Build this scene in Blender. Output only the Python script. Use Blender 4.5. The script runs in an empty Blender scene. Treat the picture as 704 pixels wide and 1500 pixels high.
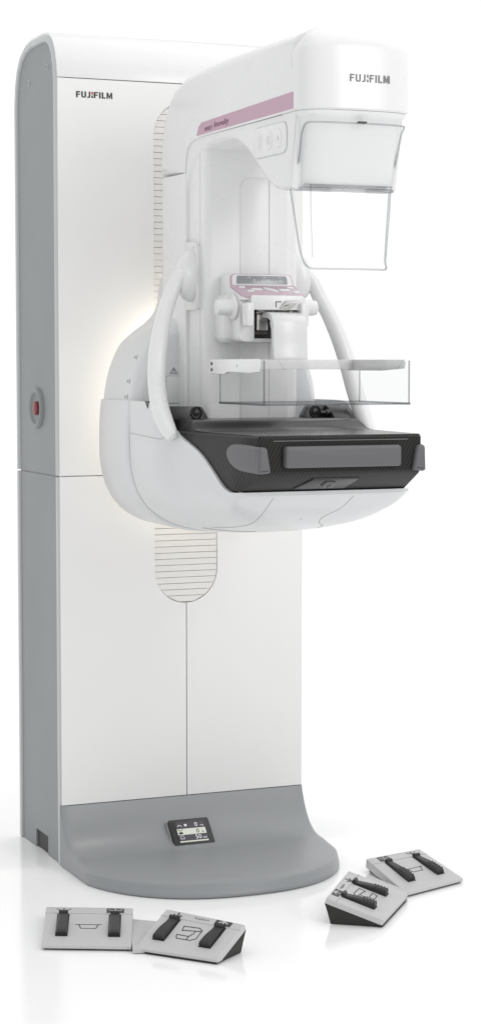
import bpy, bmesh, math, random
from mathutils import Vector, Matrix, Euler
from mathutils.bvhtree import BVHTree

scene = bpy.context.scene
COL = scene.collection
R = math.radians
PI = math.pi

# ------------------------------------------------------------------ materials
def _new(name):
    m = bpy.data.materials.new(name); m.use_nodes = True
    nt = m.node_tree
    return m, nt, nt.nodes['Principled BSDF']

def paint(name, col, rough=.35, spec=.5, bump=.0, scale=300, var=.02, coat=0, metal=0):
    """painted / moulded surface: faint tone mottling, roughness variation and orange-peel bump"""
    m, nt, p = _new(name)
    N, L = nt.nodes, nt.links
    tc = N.new('ShaderNodeTexCoord')
    n1 = N.new('ShaderNodeTexNoise'); n1.inputs['Scale'].default_value = 7; n1.inputs['Detail'].default_value = 5
    L.new(tc.outputs['Object'], n1.inputs['Vector'])
    mix = N.new('ShaderNodeMix'); mix.data_type = 'RGBA'
    mix.inputs['A'].default_value = (*[c * (1 - var) for c in col], 1)
    mix.inputs['B'].default_value = (*[min(1, c * (1 + var)) for c in col], 1)
    L.new(n1.outputs['Fac'], mix.inputs['Factor']); L.new(mix.outputs['Result'], p.inputs['Base Color'])
    mr = N.new('ShaderNodeMapRange')
    mr.inputs['To Min'].default_value = rough * .85; mr.inputs['To Max'].default_value = min(1, rough * 1.2)
    L.new(n1.outputs['Fac'], mr.inputs['Value']); L.new(mr.outputs['Result'], p.inputs['Roughness'])
    p.inputs['Specular IOR Level'].default_value = spec
    p.inputs['Metallic'].default_value = metal
    p.inputs['Coat Weight'].default_value = coat; p.inputs['Coat Roughness'].default_value = .24
    if bump:
        n2 = N.new('ShaderNodeTexNoise'); n2.inputs['Scale'].default_value = scale; n2.inputs['Detail'].default_value = 2
        L.new(tc.outputs['Object'], n2.inputs['Vector'])
        b = N.new('ShaderNodeBump'); b.inputs['Strength'].default_value = bump; b.inputs['Distance'].default_value = .001
        L.new(n2.outputs['Fac'], b.inputs['Height']); L.new(b.outputs['Normal'], p.inputs['Normal'])
    return m

def carbon(name):
    m, nt, p = _new(name)
    N, L = nt.nodes, nt.links
    tc = N.new('ShaderNodeTexCoord')
    mp = N.new('ShaderNodeMapping'); mp.inputs['Rotation'].default_value = (R(0), R(0), R(0))
    L.new(tc.outputs['Object'], mp.inputs['Vector'])
    w = N.new('ShaderNodeTexWave'); w.wave_type = 'BANDS'; w.bands_direction = 'DIAGONAL'
    w.inputs['Scale'].default_value = 26; w.inputs['Distortion'].default_value = 0
    sx = N.new('ShaderNodeSeparateXYZ'); L.new(tc.outputs['Object'], sx.inputs[0])
    # diagonal twill: (x - y) - z so the stripes climb to the front on every upright face
    a = N.new('ShaderNodeMath'); a.operation = 'MULTIPLY_ADD'; L.new(sx.outputs['Y'], a.inputs[0]); a.inputs[1].default_value = -.45; L.new(sx.outputs['X'], a.inputs[2])
    c = N.new('ShaderNodeMath'); c.operation = 'MULTIPLY_ADD'; L.new(sx.outputs['Z'], c.inputs[0]); c.inputs[1].default_value = -.55; L.new(a.outputs[0], c.inputs[2])
    s = N.new('ShaderNodeMath'); s.operation = 'MULTIPLY'; L.new(c.outputs[0], s.inputs[0]); s.inputs[1].default_value = 2 * PI / .0085
    sn = N.new('ShaderNodeMath'); sn.operation = 'SINE'; L.new(s.outputs[0], sn.inputs[0])
    mr = N.new('ShaderNodeMapRange'); mr.inputs['From Min'].default_value = -.4; mr.inputs['From Max'].default_value = .6
    L.new(sn.outputs[0], mr.inputs['Value'])
    mix = N.new('ShaderNodeMix'); mix.data_type = 'RGBA'
    mix.inputs['A'].default_value = (.010, .0092, .0088, 1); mix.inputs['B'].default_value = (.023, .0215, .0205, 1)
    L.new(mr.outputs['Result'], mix.inputs['Factor']); L.new(mix.outputs['Result'], p.inputs['Base Color'])
    p.inputs['Roughness'].default_value = .36; p.inputs['Specular IOR Level'].default_value = .2
    return m

def acrylic(name, tint, gloss_edge, alpha_col, rough=.03):
    """clear plastic sheet: see-through, brighter reflections and a denser tone at grazing angles"""
    m = bpy.data.materials.new(name); m.use_nodes = True
    nt = m.node_tree; N, L = nt.nodes, nt.links; N.clear()
    out = N.new('ShaderNodeOutputMaterial')
    tr = N.new('ShaderNodeBsdfTransparent')
    lw = N.new('ShaderNodeLayerWeight'); lw.inputs['Blend'].default_value = .35
    mx = N.new('ShaderNodeMix'); mx.data_type = 'RGBA'
    mx.inputs['A'].default_value = (*tint, 1); mx.inputs['B'].default_value = (*alpha_col, 1)
    L.new(lw.outputs['Facing'], mx.inputs['Factor']); L.new(mx.outputs['Result'], tr.inputs['Color'])
    gl = N.new('ShaderNodeBsdfGlossy'); gl.inputs['Roughness'].default_value = rough
    pw = N.new('ShaderNodeMath'); pw.operation = 'POWER'; L.new(lw.outputs['Facing'], pw.inputs[0]); pw.inputs[1].default_value = 4
    ma = N.new('ShaderNodeMath'); ma.operation = 'MULTIPLY_ADD'; L.new(pw.outputs[0], ma.inputs[0]); ma.inputs[1].default_value = gloss_edge - 1; ma.inputs[2].default_value = .02
    ms = N.new('ShaderNodeMixShader'); L.new(ma.outputs[0], ms.inputs[0]); L.new(tr.outputs[0], ms.inputs[1]); L.new(gl.outputs[0], ms.inputs[2])
    L.new(ms.outputs[0], out.inputs['Surface'])
    return m

def frosted(name):
    m = bpy.data.materials.new(name); m.use_nodes = True
    nt = m.node_tree; N, L = nt.nodes, nt.links; N.clear()
    out = N.new('ShaderNodeOutputMaterial'); tr = N.new('ShaderNodeBsdfTransparent'); df = N.new('ShaderNodeBsdfDiffuse'); ms = N.new('ShaderNodeMixShader')
    tr.inputs['Color'].default_value = (.97, .97, .97, 1); df.inputs['Color'].default_value = (.85, .85, .85, 1); ms.inputs[0].default_value = .5
    L.new(tr.outputs[0], ms.inputs[1]); L.new(df.outputs[0], ms.inputs[2]); L.new(ms.outputs[0], out.inputs['Surface'])
    return m

def screen(name, col, strength):
    m, nt, p = _new(name)
    p.inputs['Base Color'].default_value = (*[c * .3 for c in col], 1)
    p.inputs['Emission Color'].default_value = (*col, 1); p.inputs['Emission Strength'].default_value = strength
    p.inputs['Roughness'].default_value = .2
    return m

M = {}
M['white'] = paint('white_gloss_paint', (.725, .73, .73), .26, .5, .0, 500, .012, .4)
M['plastic'] = paint('pale_grey_plastic', (.61, .622, .63), .30, .5, .0, 500, .012, .3)
M['satin'] = paint('white_satin_plastic', (.745, .75, .752), .4, .4, 0, 500, .012)
M['cream'] = paint('warm_white_panel', (.77, .769, .763), .42, .4, .03, 600, .012)
M['rib'] = paint('cream_shutter_slat', (.74, .73, .71), .5, .3, 0, 300, .015)
M['shell'] = paint('light_grey_trim', (.50, .52, .525), .4, .4, .02, 500, .015)
M['side'] = paint('grey_side_panel', (.25, .265, .27), .45, .4, .04, 500, .02)
M['base'] = paint('grey_base_moulding', (.25, .262, .272), .34, .5, .06, 700, .035)
M['gap'] = paint('gap_backing', (.60, .595, .58), .7, .2)
M['seam'] = paint('seam_shade_line', (.42, .42, .42), .7, .2)  # grey of the raised strips, painted as shade in panel joints
M['seamd'] = paint('dark_seam_line', (.12, .12, .12), .7, .2)
M['pink'] = paint('mauve_metallic_band', (.47, .285, .375), .35, .5, .0, 300, .015, .2)
M['pinkg'] = paint('mauve_gloss_panel', (.50, .36, .43), .18, .5, 0, 300, .015, .5)
M['carbon'] = carbon('carbon_twill')
M['tray_top'] = paint('dark_tray_top', (.022, .0205, .02), .26, .5, .03, 700, .05)
M['pad'] = paint('grey_rubber_pad', (.112, .112, .118), .42, .45, .05, 800, .03)
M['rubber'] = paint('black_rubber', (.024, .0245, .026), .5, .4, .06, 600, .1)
M['black'] = paint('black_plastic', (.02, .02, .021), .3, .5)
M['steel'] = paint('dark_steel', (.20, .19, .18), .25, .5, 0, 300, .2, 0, .9)
M['chrome'] = paint('bright_steel', (.62, .61, .60), .2, .5, 0, 300, .05, 0, .9)
M['ink'] = paint('grey_ink', (.055, .055, .055), .5, .3)
M['inkl'] = paint('soft_grey_ink', (.22, .22, .22), .5, .3)
M['inkm'] = paint('mauve_ink', (.20, .085, .125), .5, .3)
M['faint'] = paint('embossed_grey', (.55, .55, .55), .5, .3)
M['red'] = paint('red_ink', (.50, .02, .03), .5, .3)
M['redbtn'] = paint('red_button', (.20, .03, .04), .35, .5, 0, 300, .05)
M['switch'] = paint('light_grey_switch_plate', (.49, .49, .495), .42, .4, .06, 700, .02)
M['switch_edge'] = paint('switch_plate_base', (.022, .022, .02), .55, .4, .05, 500, .1)
M['lcd'] = screen('lcd_dark', (.045, .04, .055), .5)
M['lcdw'] = screen('lcd_pale', (.72, .75, .66), .55)
M['lcdt'] = screen('lcd_text', (.8, .8, .85), .6)
M['lcdk'] = paint('lcd_black_digit', (.01, .01, .01), .4, .3)
M['led'] = paint('grey_status_window', (.25, .265, .275), .15, .6, 0, 300, .05, .5)
M['ledt'] = screen('status_digits', (.55, .63, .62), .55)
M['clear'] = acrylic('clear_acrylic', (.9995, .9995, .9995), 1.10, (.955, .96, .963))
M['edge'] = acrylic('acrylic_edge', (.80, .81, .815), 1.2, (.60, .615, .62), .15)
M['frost'] = frosted('frosted_plastic')
M['rim'] = acrylic('acrylic_rim', (.86, .865, .87), 1.3, (.60, .62, .63), .1)

# ------------------------------------------------------------------ object helpers
def children(o): return [c for c in bpy.data.objects if c.parent == o]

def obj(name, bm, mat, parent=None, sharp=35, bevel=0, seg=3, blimit=40, tri=True):
    bmesh.ops.recalc_face_normals(bm, faces=bm.faces)
    me = bpy.data.meshes.new(name); bm.to_mesh(me); bm.free()
    o = bpy.data.objects.new(name, me); COL.objects.link(o)
    mats = mat if isinstance(mat, (list, tuple)) else [mat]
    for m in mats: me.materials.append(m)
    for p in me.polygons: p.use_smooth = True
    me.set_sharp_from_angle(angle=R(sharp))
    if bevel:
        b = o.modifiers.new('bevel', 'BEVEL'); b.width = bevel; b.segments = seg
        b.limit_method = 'ANGLE'; b.angle_limit = R(blimit); b.harden_normals = False
        dg = bpy.context.evaluated_depsgraph_get(); ev = o.evaluated_get(dg)
        me2 = bpy.data.meshes.new_from_object(ev)
        o.modifiers.clear(); o.data = me2; me2.name = name
        bpy.data.meshes.remove(me); me = me2
        for p in me.polygons: p.use_smooth = True
        me.set_sharp_from_angle(angle=R(24 if seg > 2 else 34))
    if parent is not None: o.parent = parent
    return o

def thing(name, label, cat, loc=(0, 0, 0), group=None):
    o = bpy.data.objects.new(name, None); COL.objects.link(o)
    o.location = loc; o.empty_display_size = .05
    o['label'] = label; o['category'] = cat
    if group: o['group'] = group
    return o

def NB(): return bmesh.new()

def box(bm, x0, x1, y0, y1, z0, z1):
    v = [bm.verts.new((x, y, z)) for z in (z0, z1) for y in (y0, y1) for x in (x0, x1)]
    for f in ((0, 1, 3, 2), (4, 6, 7, 5), (0, 4, 5, 1), (2, 3, 7, 6), (0, 2, 6, 4), (1, 5, 7, 3)):
        bm.faces.new([v[i] for i in f])
    return bm

def fill(bm, vs):
    f = bm.faces.new(vs); f.normal_update()
    if len(vs) > 4: bmesh.ops.triangulate(bm, faces=[f], ngon_method='EAR_CLIP')

def loft(bm, rings, caps=True, close=True, closed_path=False):
    V = [[bm.verts.new(p) for p in r] for r in rings]
    n = len(V[0])
    pairs = list(zip(V, V[1:])) + ([(V[-1], V[0])] if closed_path else [])
    for a, b in pairs:
        for i in range(n if close else n - 1):
            j = (i + 1) % n
            bm.faces.new((a[i], a[j], b[j], b[i]))
    if caps and not closed_path:
        fill(bm, list(reversed(V[0]))); fill(bm, V[-1])
    return bm

def put(a, u, v, axis):
    """(along, first, second) -> xyz with 'along' on the axis"""
    return {'X': (a, u, v), 'Y': (u, a, v), 'Z': (u, v, a)}[axis]

def prism(bm, poly, axis, lo, hi):
    return loft(bm, [[put(lo, u, v, axis) for u, v in poly], [put(hi, u, v, axis) for u, v in poly]])

def area2(poly):
    return sum(a[0] * b[1] - b[0] * a[1] for a, b in zip(poly, poly[1:] + poly[:1]))

def inset(poly, d, w=None):
    """poly moved inwards by d (times a per-point weight)"""
    s = 1 if area2(poly) > 0 else -1
    out = []; n = len(poly)
    for i in range(n):
        p = Vector(poly[i]); a = Vector(poly[i - 1]); b = Vector(poly[(i + 1) % n])
        e1 = (p - a).normalized() if (p - a).length > 1e-9 else Vector((0, 0)); e2 = (b - p).normalized() if (b - p).length > 1e-9 else e1
        n1 = Vector((-e1.y, e1.x)) * s; n2 = Vector((-e2.y, e2.x)) * s
        k = n1 + n2; k = k / max(.35, (1 + n1.dot(n2)))
        q = p + k * d * (1 if w is None else w[i])
        out.append((q.x, q.y))
    return out

def rprism(bm, poly, axis, lo, hi, r, w=None, seg=5):
    """prism whose end faces round over into the sides with radius r"""
    st = []
    for k in range(seg + 1):
        t = k / seg * PI / 2
        st.append((lo + r * (1 - math.sin(t)), r * (1 - math.cos(t))))
    st.reverse()                       # from the face edge inwards: offset r .. 0
    st = [(lo + r * (1 - math.cos(k / seg * PI / 2)), r * (1 - math.sin(k / seg * PI / 2))) for k in range(seg + 1)]
    rings = [[put(a, u, v, axis) for u, v in inset(poly, d, w)] for a, d in st]
    rings += [[put(hi - (a - lo), u, v, axis) for u, v in inset(poly, d, w)] for a, d in reversed(st)]
    return loft(bm, rings)

def fillet(pts, rad, seg=6):
    """round the corners of a closed polygon; rad = number or list"""
    n = len(pts); out = []
    for i in range(n):
        r = rad if not isinstance(rad, (list, tuple)) else rad[i]
        p = Vector(pts[i]); a = Vector(pts[i - 1]); b = Vector(pts[(i + 1) % n])
        if r <= 0: out.append(tuple(p)); continue
        d1 = (a - p).normalized(); d2 = (b - p).normalized()
        ang = d1.angle(d2); t = min(r / math.tan(ang / 2), .49 * (a - p).length, .49 * (b - p).length)
        p1 = p + d1 * t; p2 = p + d2 * t
        for k in range(seg + 1):
            s = k / seg
            q = p1 * (1 - s) ** 2 + p * 2 * s * (1 - s) + p2 * s ** 2
            # blend of quadratic towards true arc is invisible at this size
            out.append((q.x, q.y))
    return out

def rrect(u0, u1, v0, v1, r, seg=6):
    return fillet([(u0, v0), (u1, v0), (u1, v1), (u0, v1)], r, seg)

def catmull(pts, n=6):
    P = [Vector(p) for p in pts]; out = []
    for i in range(len(P) - 1):
        p0 = P[max(0, i - 1)]; p1 = P[i]; p2 = P[i + 1]; p3 = P[min(len(P) - 1, i + 2)]
        for k in range(n):
            t = k / n
            out.append(.5 * (2 * p1 + (p2 - p0) * t + (2 * p0 - 5 * p1 + 4 * p2 - p3) * t * t + (3 * p1 - p0 - 3 * p2 + p3) * t ** 3))
    out.append(P[-1]); return out

def tube(bm, pts, rad, seg=12, flat=1.0, up=Vector((0, 0, 1))):
    P = [Vector(p) for p in pts]; n = len(P); rings = []
    for i, p in enumerate(P):
        t = (P[min(n - 1, i + 1)] - P[max(0, i - 1)]).normalized()
        s = t.cross(up)
        if s.length < 1e-4: s = t.cross(Vector((1, 0, 0)))
        s.normalize(); q = s.cross(t).normalized()
        r = rad[i] if isinstance(rad, (list, tuple)) else rad
        rings.append([p + s * math.cos(a) * r + q * math.sin(a) * r * flat for a in [2 * PI * k / seg for k in range(seg)]])
    return loft(bm, rings)

def lathe(bm, prof, org, axis, seg=32, sx=1, sy=1):
    """prof [(along, radius)] revolved round a direction"""
    d = Vector(axis).normalized(); u = d.cross(Vector((0, 0, 1)))
    if u.length < 1e-4: u = Vector((1, 0, 0))
    u.normalize(); v = u.cross(d).normalized(); o = Vector(org)
    return loft(bm, [[o + d * a + u * r * sx * math.cos(2 * PI * k / seg) + v * r * sy * math.sin(2 * PI * k / seg) for k in range(seg)] for a, r in prof])

class Frame:
    """a flat drawing plane: origin, right, up; normal = right x up"""
    def __init__(s, o, ex, ey):
        s.o = Vector(o); s.ex = Vector(ex).normalized(); s.ey = Vector(ey); s.ey = (s.ey - s.ex * s.ey.dot(s.ex)).normalized(); s.n = s.ex.cross(s.ey)
    def P(s, u, v, h=0): return s.o + s.ex * u + s.ey * v + s.n * h

def slab(bm, fr, poly, h0, h1):
    return loft(bm, [[fr.P(u, v, h0) for u, v in poly], [fr.P(u, v, h1) for u, v in poly]])

def rslab(bm, fr, poly, h0, h1, r, seg=3):
    """slab with its front edge rounded over"""
    rings = [[fr.P(u, v, h0) for u, v in poly]]
    for k in range(seg + 1):
        t = k / seg * PI / 2
        rings.append([fr.P(u, v, h1 - r + r * math.sin(t)) for u, v in inset(poly, r * (1 - math.cos(t)))])
    return loft(bm, rings)

def stroke(bm, fr, pts, w, h=.0006, h0=-.0004, closed=False):
    pts = [Vector(p) for p in pts]
    seq = list(zip(pts, pts[1:] + pts[:1])) if closed else list(zip(pts, pts[1:]))
    for i, (a, b) in enumerate(seq):
        d = b - a
        if d.length < 1e-9: continue
        d.normalize(); n = Vector((-d.y, d.x)) * w / 2; e = d * w * .35
        hh = h + (i % 2) * .00006
        slab(bm, fr, [tuple(a - e - n), tuple(b + e - n), tuple(b + e + n), tuple(a - e + n)], h0, hh)
    return bm

def text_bm(txt, fr, size, width=None, depth=.0005, shear=0, align='LEFT'):
    cu = bpy.data.curves.new('lettering', 'FONT'); cu.body = txt; cu.size = 1; cu.extrude = 0; cu.shear = shear; cu.resolution_u = 3
    t = bpy.data.objects.new('lettering', cu); COL.objects.link(t)
    dg = bpy.context.evaluated_depsgraph_get(); me = bpy.data.meshes.new_from_object(t.evaluated_get(dg))
    bm = NB(); bm.from_mesh(me)
    bpy.data.objects.remove(t); bpy.data.curves.remove(cu); bpy.data.meshes.remove(me)
    xs = [v.co.x for v in bm.verts]; ys = [v.co.y for v in bm.verts]
    x0, x1, y0, y1 = min(xs), max(xs), min(ys), max(ys)
    sy = size / (y1 - y0); sx = sy if width is None else width / (x1 - x0)
    r = bmesh.ops.extrude_face_region(bm, geom=bm.faces[:])
    top = {g for g in r['geom'] if isinstance(g, bmesh.types.BMVert)}
    for v in bm.verts:
        u = (v.co.x - x0) * sx; w = (v.co.y - y0) * sy
        if align == 'CENTER': u -= (x1 - x0) * sx / 2
        v.co = fr.P(u, w, depth if v in top else -.0004)
    return bm

def join(bm, other):
    me = bpy.data.meshes.new('tmp'); other.to_mesh(me); other.free(); bm.from_mesh(me); bpy.data.meshes.remove(me); return bm

def logo(fr, width, height, mat_dark, mat_red, parent, name='brand_lettering', fy=None):
    """the maker's word mark, F U J I F I L M in heavy strokes, the first I cut in two"""
    H = 1.0; w = .23
    bm = NB(); rd = NB()
    x = 0
    sc = [0, 0]
    shapes = []; reds = []
    def B(x0, y0, x1, y1): shapes.append([(x0, y0), (x1, y0), (x1, y1), (x0, y1)])
    def F(x):
        B(x, 0, x + w, 1); B(x + w, .80, x + .60, 1); B(x + w, .41, x + .54, .60); return x + .60
    def arcU(x, W):
        o = fillet([(x, 1), (x, 0), (x + W, 0), (x + W, 1)], [0, .3, .3, 0], 4)
        i = fillet([(x + W - w, 1), (x + W - w, .19), (x + w, .19), (x + w, 1)], [0, .14, .14, 0], 4)
        shapes.append(o + i); return x + W
    g = .15
    x = F(0) + g
    x = arcU(x, .70) + g
    # J
    shapes.append(fillet([(x, .0), (x + .46, .0), (x + .46, 1), (x + .46 - w, 1), (x + .46 - w, .19), (x, .19)], [0, .28, 0, 0, .1, 0], 4)); x += .46 + g
    # split I
    reds.append([(x, .62), (x + w, .50), (x + w, 1), (x, 1)])
    shapes.append([(x, 0), (x + w, 0), (x + w, .30), (x, .42)])
    x += w + g * .8
    # F with a small notch at its waist
    B(x, 0, x + w, 1); B(x + w, .80, x + .60, 1); B(x - .07, .41, x, .58); B(x + w, .41, x + .54, .60); x += .60 + g
    B(x, 0, x + w, 1); x += w + g
    B(x, 0, x + w, 1); B(x + w, 0, x + .54, .20); x += .54 + g
    W = .86
    shapes.append([(x, 0), (x + w * .9, 0), (x + w * .95, .62), (x + W / 2 - .07, .08), (x + W / 2 + .07, .08), (x + W - w * .95, .62), (x + W - w * .9, 0), (x + W, 0), (x + W - .03, 1), (x + W - .24, 1), (x + W / 2, .42), (x + .24, 1), (x + .03, 1)])
    x += W
    s = width / x
    for lst, b in ((shapes, bm), (reds, rd)):
        for q in lst:
            q = [(u * s, v * height) for u, v in q]
            if area2(q) < 0: q.reverse()
            slab(b, fr, q, -.002, .0006)
    o = obj(name, bm, mat_dark, parent)
    obj(name, rd, mat_red, parent)
    return o

def lerp(x, xs, ys):
    if x <= xs[0]: return ys[0]
    for a, b, c, d in zip(xs, xs[1:], ys, ys[1:]):
        if x <= b: return c + (d - c) * (x - a) / (b - a)
    return ys[-1]

def smooth_curve(xs, ys, n=5):
    p = catmull([(a, b, 0) for a, b in zip(xs, ys)], n)
    return [q.x for q in p], [q.y for q in p]

def seam_on(target, pts, toward, mat, parent, r=.0012, name='panel_seam'):
    """a fine joint line laid onto a part's surface (cast onto it along a direction)"""
    me = target.data
    bvh = BVHTree.FromPolygons([v.co for v in me.vertices], [p.vertices[:] for p in me.polygons])
    d = Vector(toward).normalized(); P = []
    for p in pts:
        h = bvh.ray_cast(Vector(p) - d * 1.0, d)
        if h[0] is not None: P.append(h[0] - d * r * .15)
    return obj(name, tube(NB(), P, r, 6), mat, parent)

# ================================================================== THE MACHINE
mach = thing('mammography_machine', 'tall white mammography machine with grey foot, black breast tray and clear face shield', 'x-ray machine')

# ------------------------------------------------------------------ column
HW = .322
outer = [(0, 0), (0, 1.885), (.006, 1.925), (.018, 1.958), (.038, 1.984), (.068, 2.000), (.11, 2.004), (.20, 2.003), (.245, 1.996), (.285, 1.978), (.313, 1.949), (.330, 1.908), (.338, 1.86), (.338, 0)]
core_poly = inset(outer, .004)
core_poly = [(y, max(z, .002)) for y, z in core_poly]
column = obj('column', prism(NB(), core_poly, 'X', -.312, .312), M['gap'], mach)
def upto(poly, z0, z1):
    return [(y, min(max(z, z0), z1)) for y, z in poly]
side_poly = inset(outer, .0165)
for sx in (-1, 1):
    a, b = sorted((sx * .310, sx * .3165))
    up = [(y, z) for y, z in side_poly if z > 1.0]
    up = [(up[0][0], .949)] + up + [(up[-1][0], .949)]
    obj('side_panel', prism(NB(), up, 'X', a, b), M['side'], column)
    yf, yb = side_poly[1][0], side_poly[-2][0]
    lowp = [(yf, .001), (yf, .945), (yb, .945), (yb, .001)]
    if sx < 0:   # cable opening at the floor
        lowp = [(yf, .001), (yf, .945), (yb, .945), (yb, .001), (.211, .001), (.211, .047), (.112, .047), (.112, .001)]
    obj('side_panel', prism(NB(), lowp, 'X', a, b), M['side'], column)
    # light trim running round the edge of the side
    ring_o = outer[1:-1]; ring_i = inset(outer, .0175)[1:-1]
    for z0, z1 in ((.949, 9), (.001, .945)):
        if z1 > 2:
            O = [(0, z0)] + ring_o + [(.338, z0)]; I = [(ring_i[0][0], z0)] + ring_i + [(ring_i[-1][0], z0)]
            st = []
            bm = NB()
            A = [[bm.verts.new((x, *p)) for p in O] for x in (sx * .300, sx * (HW - .003))]
            A.append([bm.verts.new((sx * HW, *q)) for q in [tuple(Vector(p) * .8 + Vector(i) * .2) for p, i in zip(O, I)]])
            A.append([bm.verts.new((sx * HW, *q)) for q in [tuple(Vector(p) * .15 + Vector(i) * .85) for p, i in zip(O, I)]])
            A.append([bm.verts.new((sx * (HW - .004), *q)) for q in I]); A.append([bm.verts.new((sx * .300, *q)) for q in I])
            n = len(O)
            for k in range(6):
                P, Q = A[k], A[(k + 1) % 6]
                for i in range(n - 1): bm.faces.new((P[i], P[i + 1], Q[i + 1], Q[i]))
            bm.faces.new([A[k][0] for k in range(6)]); bm.faces.new([A[k][-1] for k in range(6)])
            obj('edge_trim', bm, M['shell'], column, 50)
        else:
            for ya, yb2 in ((0, .0175), (.3205, .338)):
                bm = box(NB(), *sorted((sx * .300, sx * HW)), ya, yb2, z0, z1)
                obj('edge_trim', bm, M['shell'], column, 40, .003, 2)
# two cover screws near the top of the side
for y, z in ((.075, 1.925), (.225, 1.905)):
    s = obj('cover_screw', lathe(NB(), [(0, .0075), (.0025, .0072), (.003, .0055), (.0012, .005), (.0012, 0.0005)], (-.3165, y, z), (-1, 0, 0), 20), M['shell'], column)
    obj('screw_head', lathe(NB(), [(0, .0048), (.0015, .0046), (.002, .003)], (-.3165, y, z), (-1, 0, 0), 16), M['steel'], column)
# stop button in its round grey well
obj('button_well', lathe(NB(), [(-.001, .050), (.004, .050), (.009, .047), (.0105, .043), (.009, .039), (.004, .036), (.0025, .030), (.002, .0)], (-.3165, .170, 1.107), (-1, 0, 0), 48), M['side'], column)
obj('stop_button', lathe(NB(), [(.0, .0165), (.008, .0165), (.011, .0155), (.0125, .011), (.013, 0)], (-.3165, .166, 1.107), (-1, 0, 0), 32), M['redbtn'], column)
# thin black sheet painted as the shade inside the cable opening
obj('cable_opening_shade', box(NB(), -.3122, -.3115, .113, .210, .002, .046), M['rubber'], column)

# front panels with the stadium slot for the lift carriage
SX, SR, SZ0, SZ1 = .006, .083, .711, 1.765
XF = .3175
def arch(cx, cz, r, a0, a1, n=18): return [(cx + r * math.cos(a), cz + r * math.sin(a)) for a in [a0 + (a1 - a0) * k / n for k in range(n + 1)]]
up = [(-XF, .9482), (SX - SR, .9482)] + arch(SX, SZ1, SR, PI, 0) + [(SX + SR, .9482), (XF, .9482), (XF, 1.8905), (-XF, 1.8905)]
# corners of the slot go straight down, so the arch end points carry the slot sides
front_up = obj('front_panel', prism(NB(), up, 'Y', -.006, .002), M['cream'], mach, 35)
lw = [(-XF, .1485), (SX - .0012, .1485)] + arch(SX, SZ0, SR, -PI / 2 - .014, -PI, 12) + [(SX - SR, .9462), (-XF, .9462)]
lr = [(XF, .1485), (XF, .9462), (SX + SR, .9462)] + arch(SX, SZ0, SR, 0, -PI / 2 + .014, 12) + [(SX + .0012, .1485)]
obj('front_panel', prism(NB(), lw, 'Y', -.006, .002), M['cream'], mach, 35)
obj('front_panel', prism(NB(), lr, 'Y', -.006, .002), M['cream'], mach, 35)
# rounded top cover
ci = [(-.006, 1.8925)] + inset(outer, -.006)[1:-2]
ci[1] = (-.006, 1.895)
ci = [p for p in ci if p[1] > 1.89]
co = [(y, z) for y, z in inset(outer, .002)[1:-2] if z > 1.889]
top_poly = ci + list(reversed(co)) + [(.002, 1.8925)]
obj('top_cover', prism(NB(), top_poly, 'X', -.3175, .3175), M['white'], mach, 30, .002, 2, 60)
# ribbed shutter in the slot
bm = NB(); pitch = .0152; z = .631
while z < 1.846:
    def half(zz):
        d = SZ0 - zz if zz < SZ0 else (zz - SZ1 if zz > SZ1 else 0)
        return math.sqrt(max(0, (SR - .0012) ** 2 - d * d))
    pr_ = [(.0035, z + .0006), (-.0016, z + .0005), (-.0022, z + .0011), (-.0022, z + pitch - .0005), (.0035, z + pitch - .0004)]
    if half(z) + half(z + pitch) > .02:
        loft(bm, [[(SX + s_ * max(.002, half(zz)), y, zz) for y, zz in pr_] for s_ in (-1, 1)])
    z += pitch
shutter = obj('ribbed_shutter', bm, M['rib'], mach, 25)
logo(Frame((-.272, -.006, 1.8465), (1, 0, 0), (0, 0, 1)), .091, .0145, M['ink'], M['red'], front_up)

# ------------------------------------------------------------------ foot
def yfoot(x):
    t = min(1, abs(x) / .334)
    return -.105 - .335 * (1 - t ** 2.35) ** (1 / 2.1)
def foot_prof(x):
    yf = yfoot(x)
    e = min(1, (HW - abs(x)) / .05)
    bend = -.125 - .035 * min(1, max(0, (-yf - .2) / .25))
    bend = max(bend, yf + .012)
    zb = .041
    P = []
    for k in range(15):                       # concave sweep from the column down onto the step
        t = k / 14
        q1, q2 = bend * .20, bend * .40
        y = -.006 * (1 - t) ** 3 + 3 * q1 * t * (1 - t) ** 2 + 3 * q2 * t * t * (1 - t) + bend * t ** 3
        zz = .1465 * (1 - t) ** 3 + 3 * .100 * t * (1 - t) ** 2 + 3 * .040 * t * t * (1 - t) + zb * t ** 3
        P.append((y, zz))
    yr = yf + .020
    if yr < bend - .004:
        for k in range(1, 7): P.append((bend + (yr - bend) * k / 6, zb - .010 * (k / 6)))
    else:
        for k in range(1, 7): P.append((bend + (yr - bend) * k / 6, zb - .004 * (k / 6)))
    y0, z0 = P[-1]
    P.append((y0 - .004, z0 - .0012)); P.append((y0 - .0075, z0 - .0042))
    for k in range(4): P.append((y0 - .0095 - .0085 * k / 3, z0 - .008 + (.011 - z0 + .008) * k / 3))
    P.append((y0 - .0195, .0075))
    P.append((y0 - .0185, .0035)); P.append((y0 - .016, .0015))
    P.append((-.001, .0015)); P.append((-.001, .1465))
    return P
xs = [-.322, -.3205, -.317, -.310, -.30] + [-.285 + .57 * k / 30 for k in range(31)] + [.30, .310, .317, .3205, .322]
rings = []
for x in xs:
    e = HW - abs(x)
    sh = 0 if e > .012 else (.012 - math.sqrt(max(0, .012 ** 2 - (.012 - e) ** 2))) * .5
    P = foot_prof(x)
    c = (-.02, .05)
    rings.append([(x, y + sh * (1 if i < len(P) - 2 else 0), max(.0015, zz - (sh if 0 < i < len(P) - 4 else 0))) for i, (y, zz) in enumerate(P)])
foot = obj('foot_base', loft(NB(), rings), M['base'], mach, 50)
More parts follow.
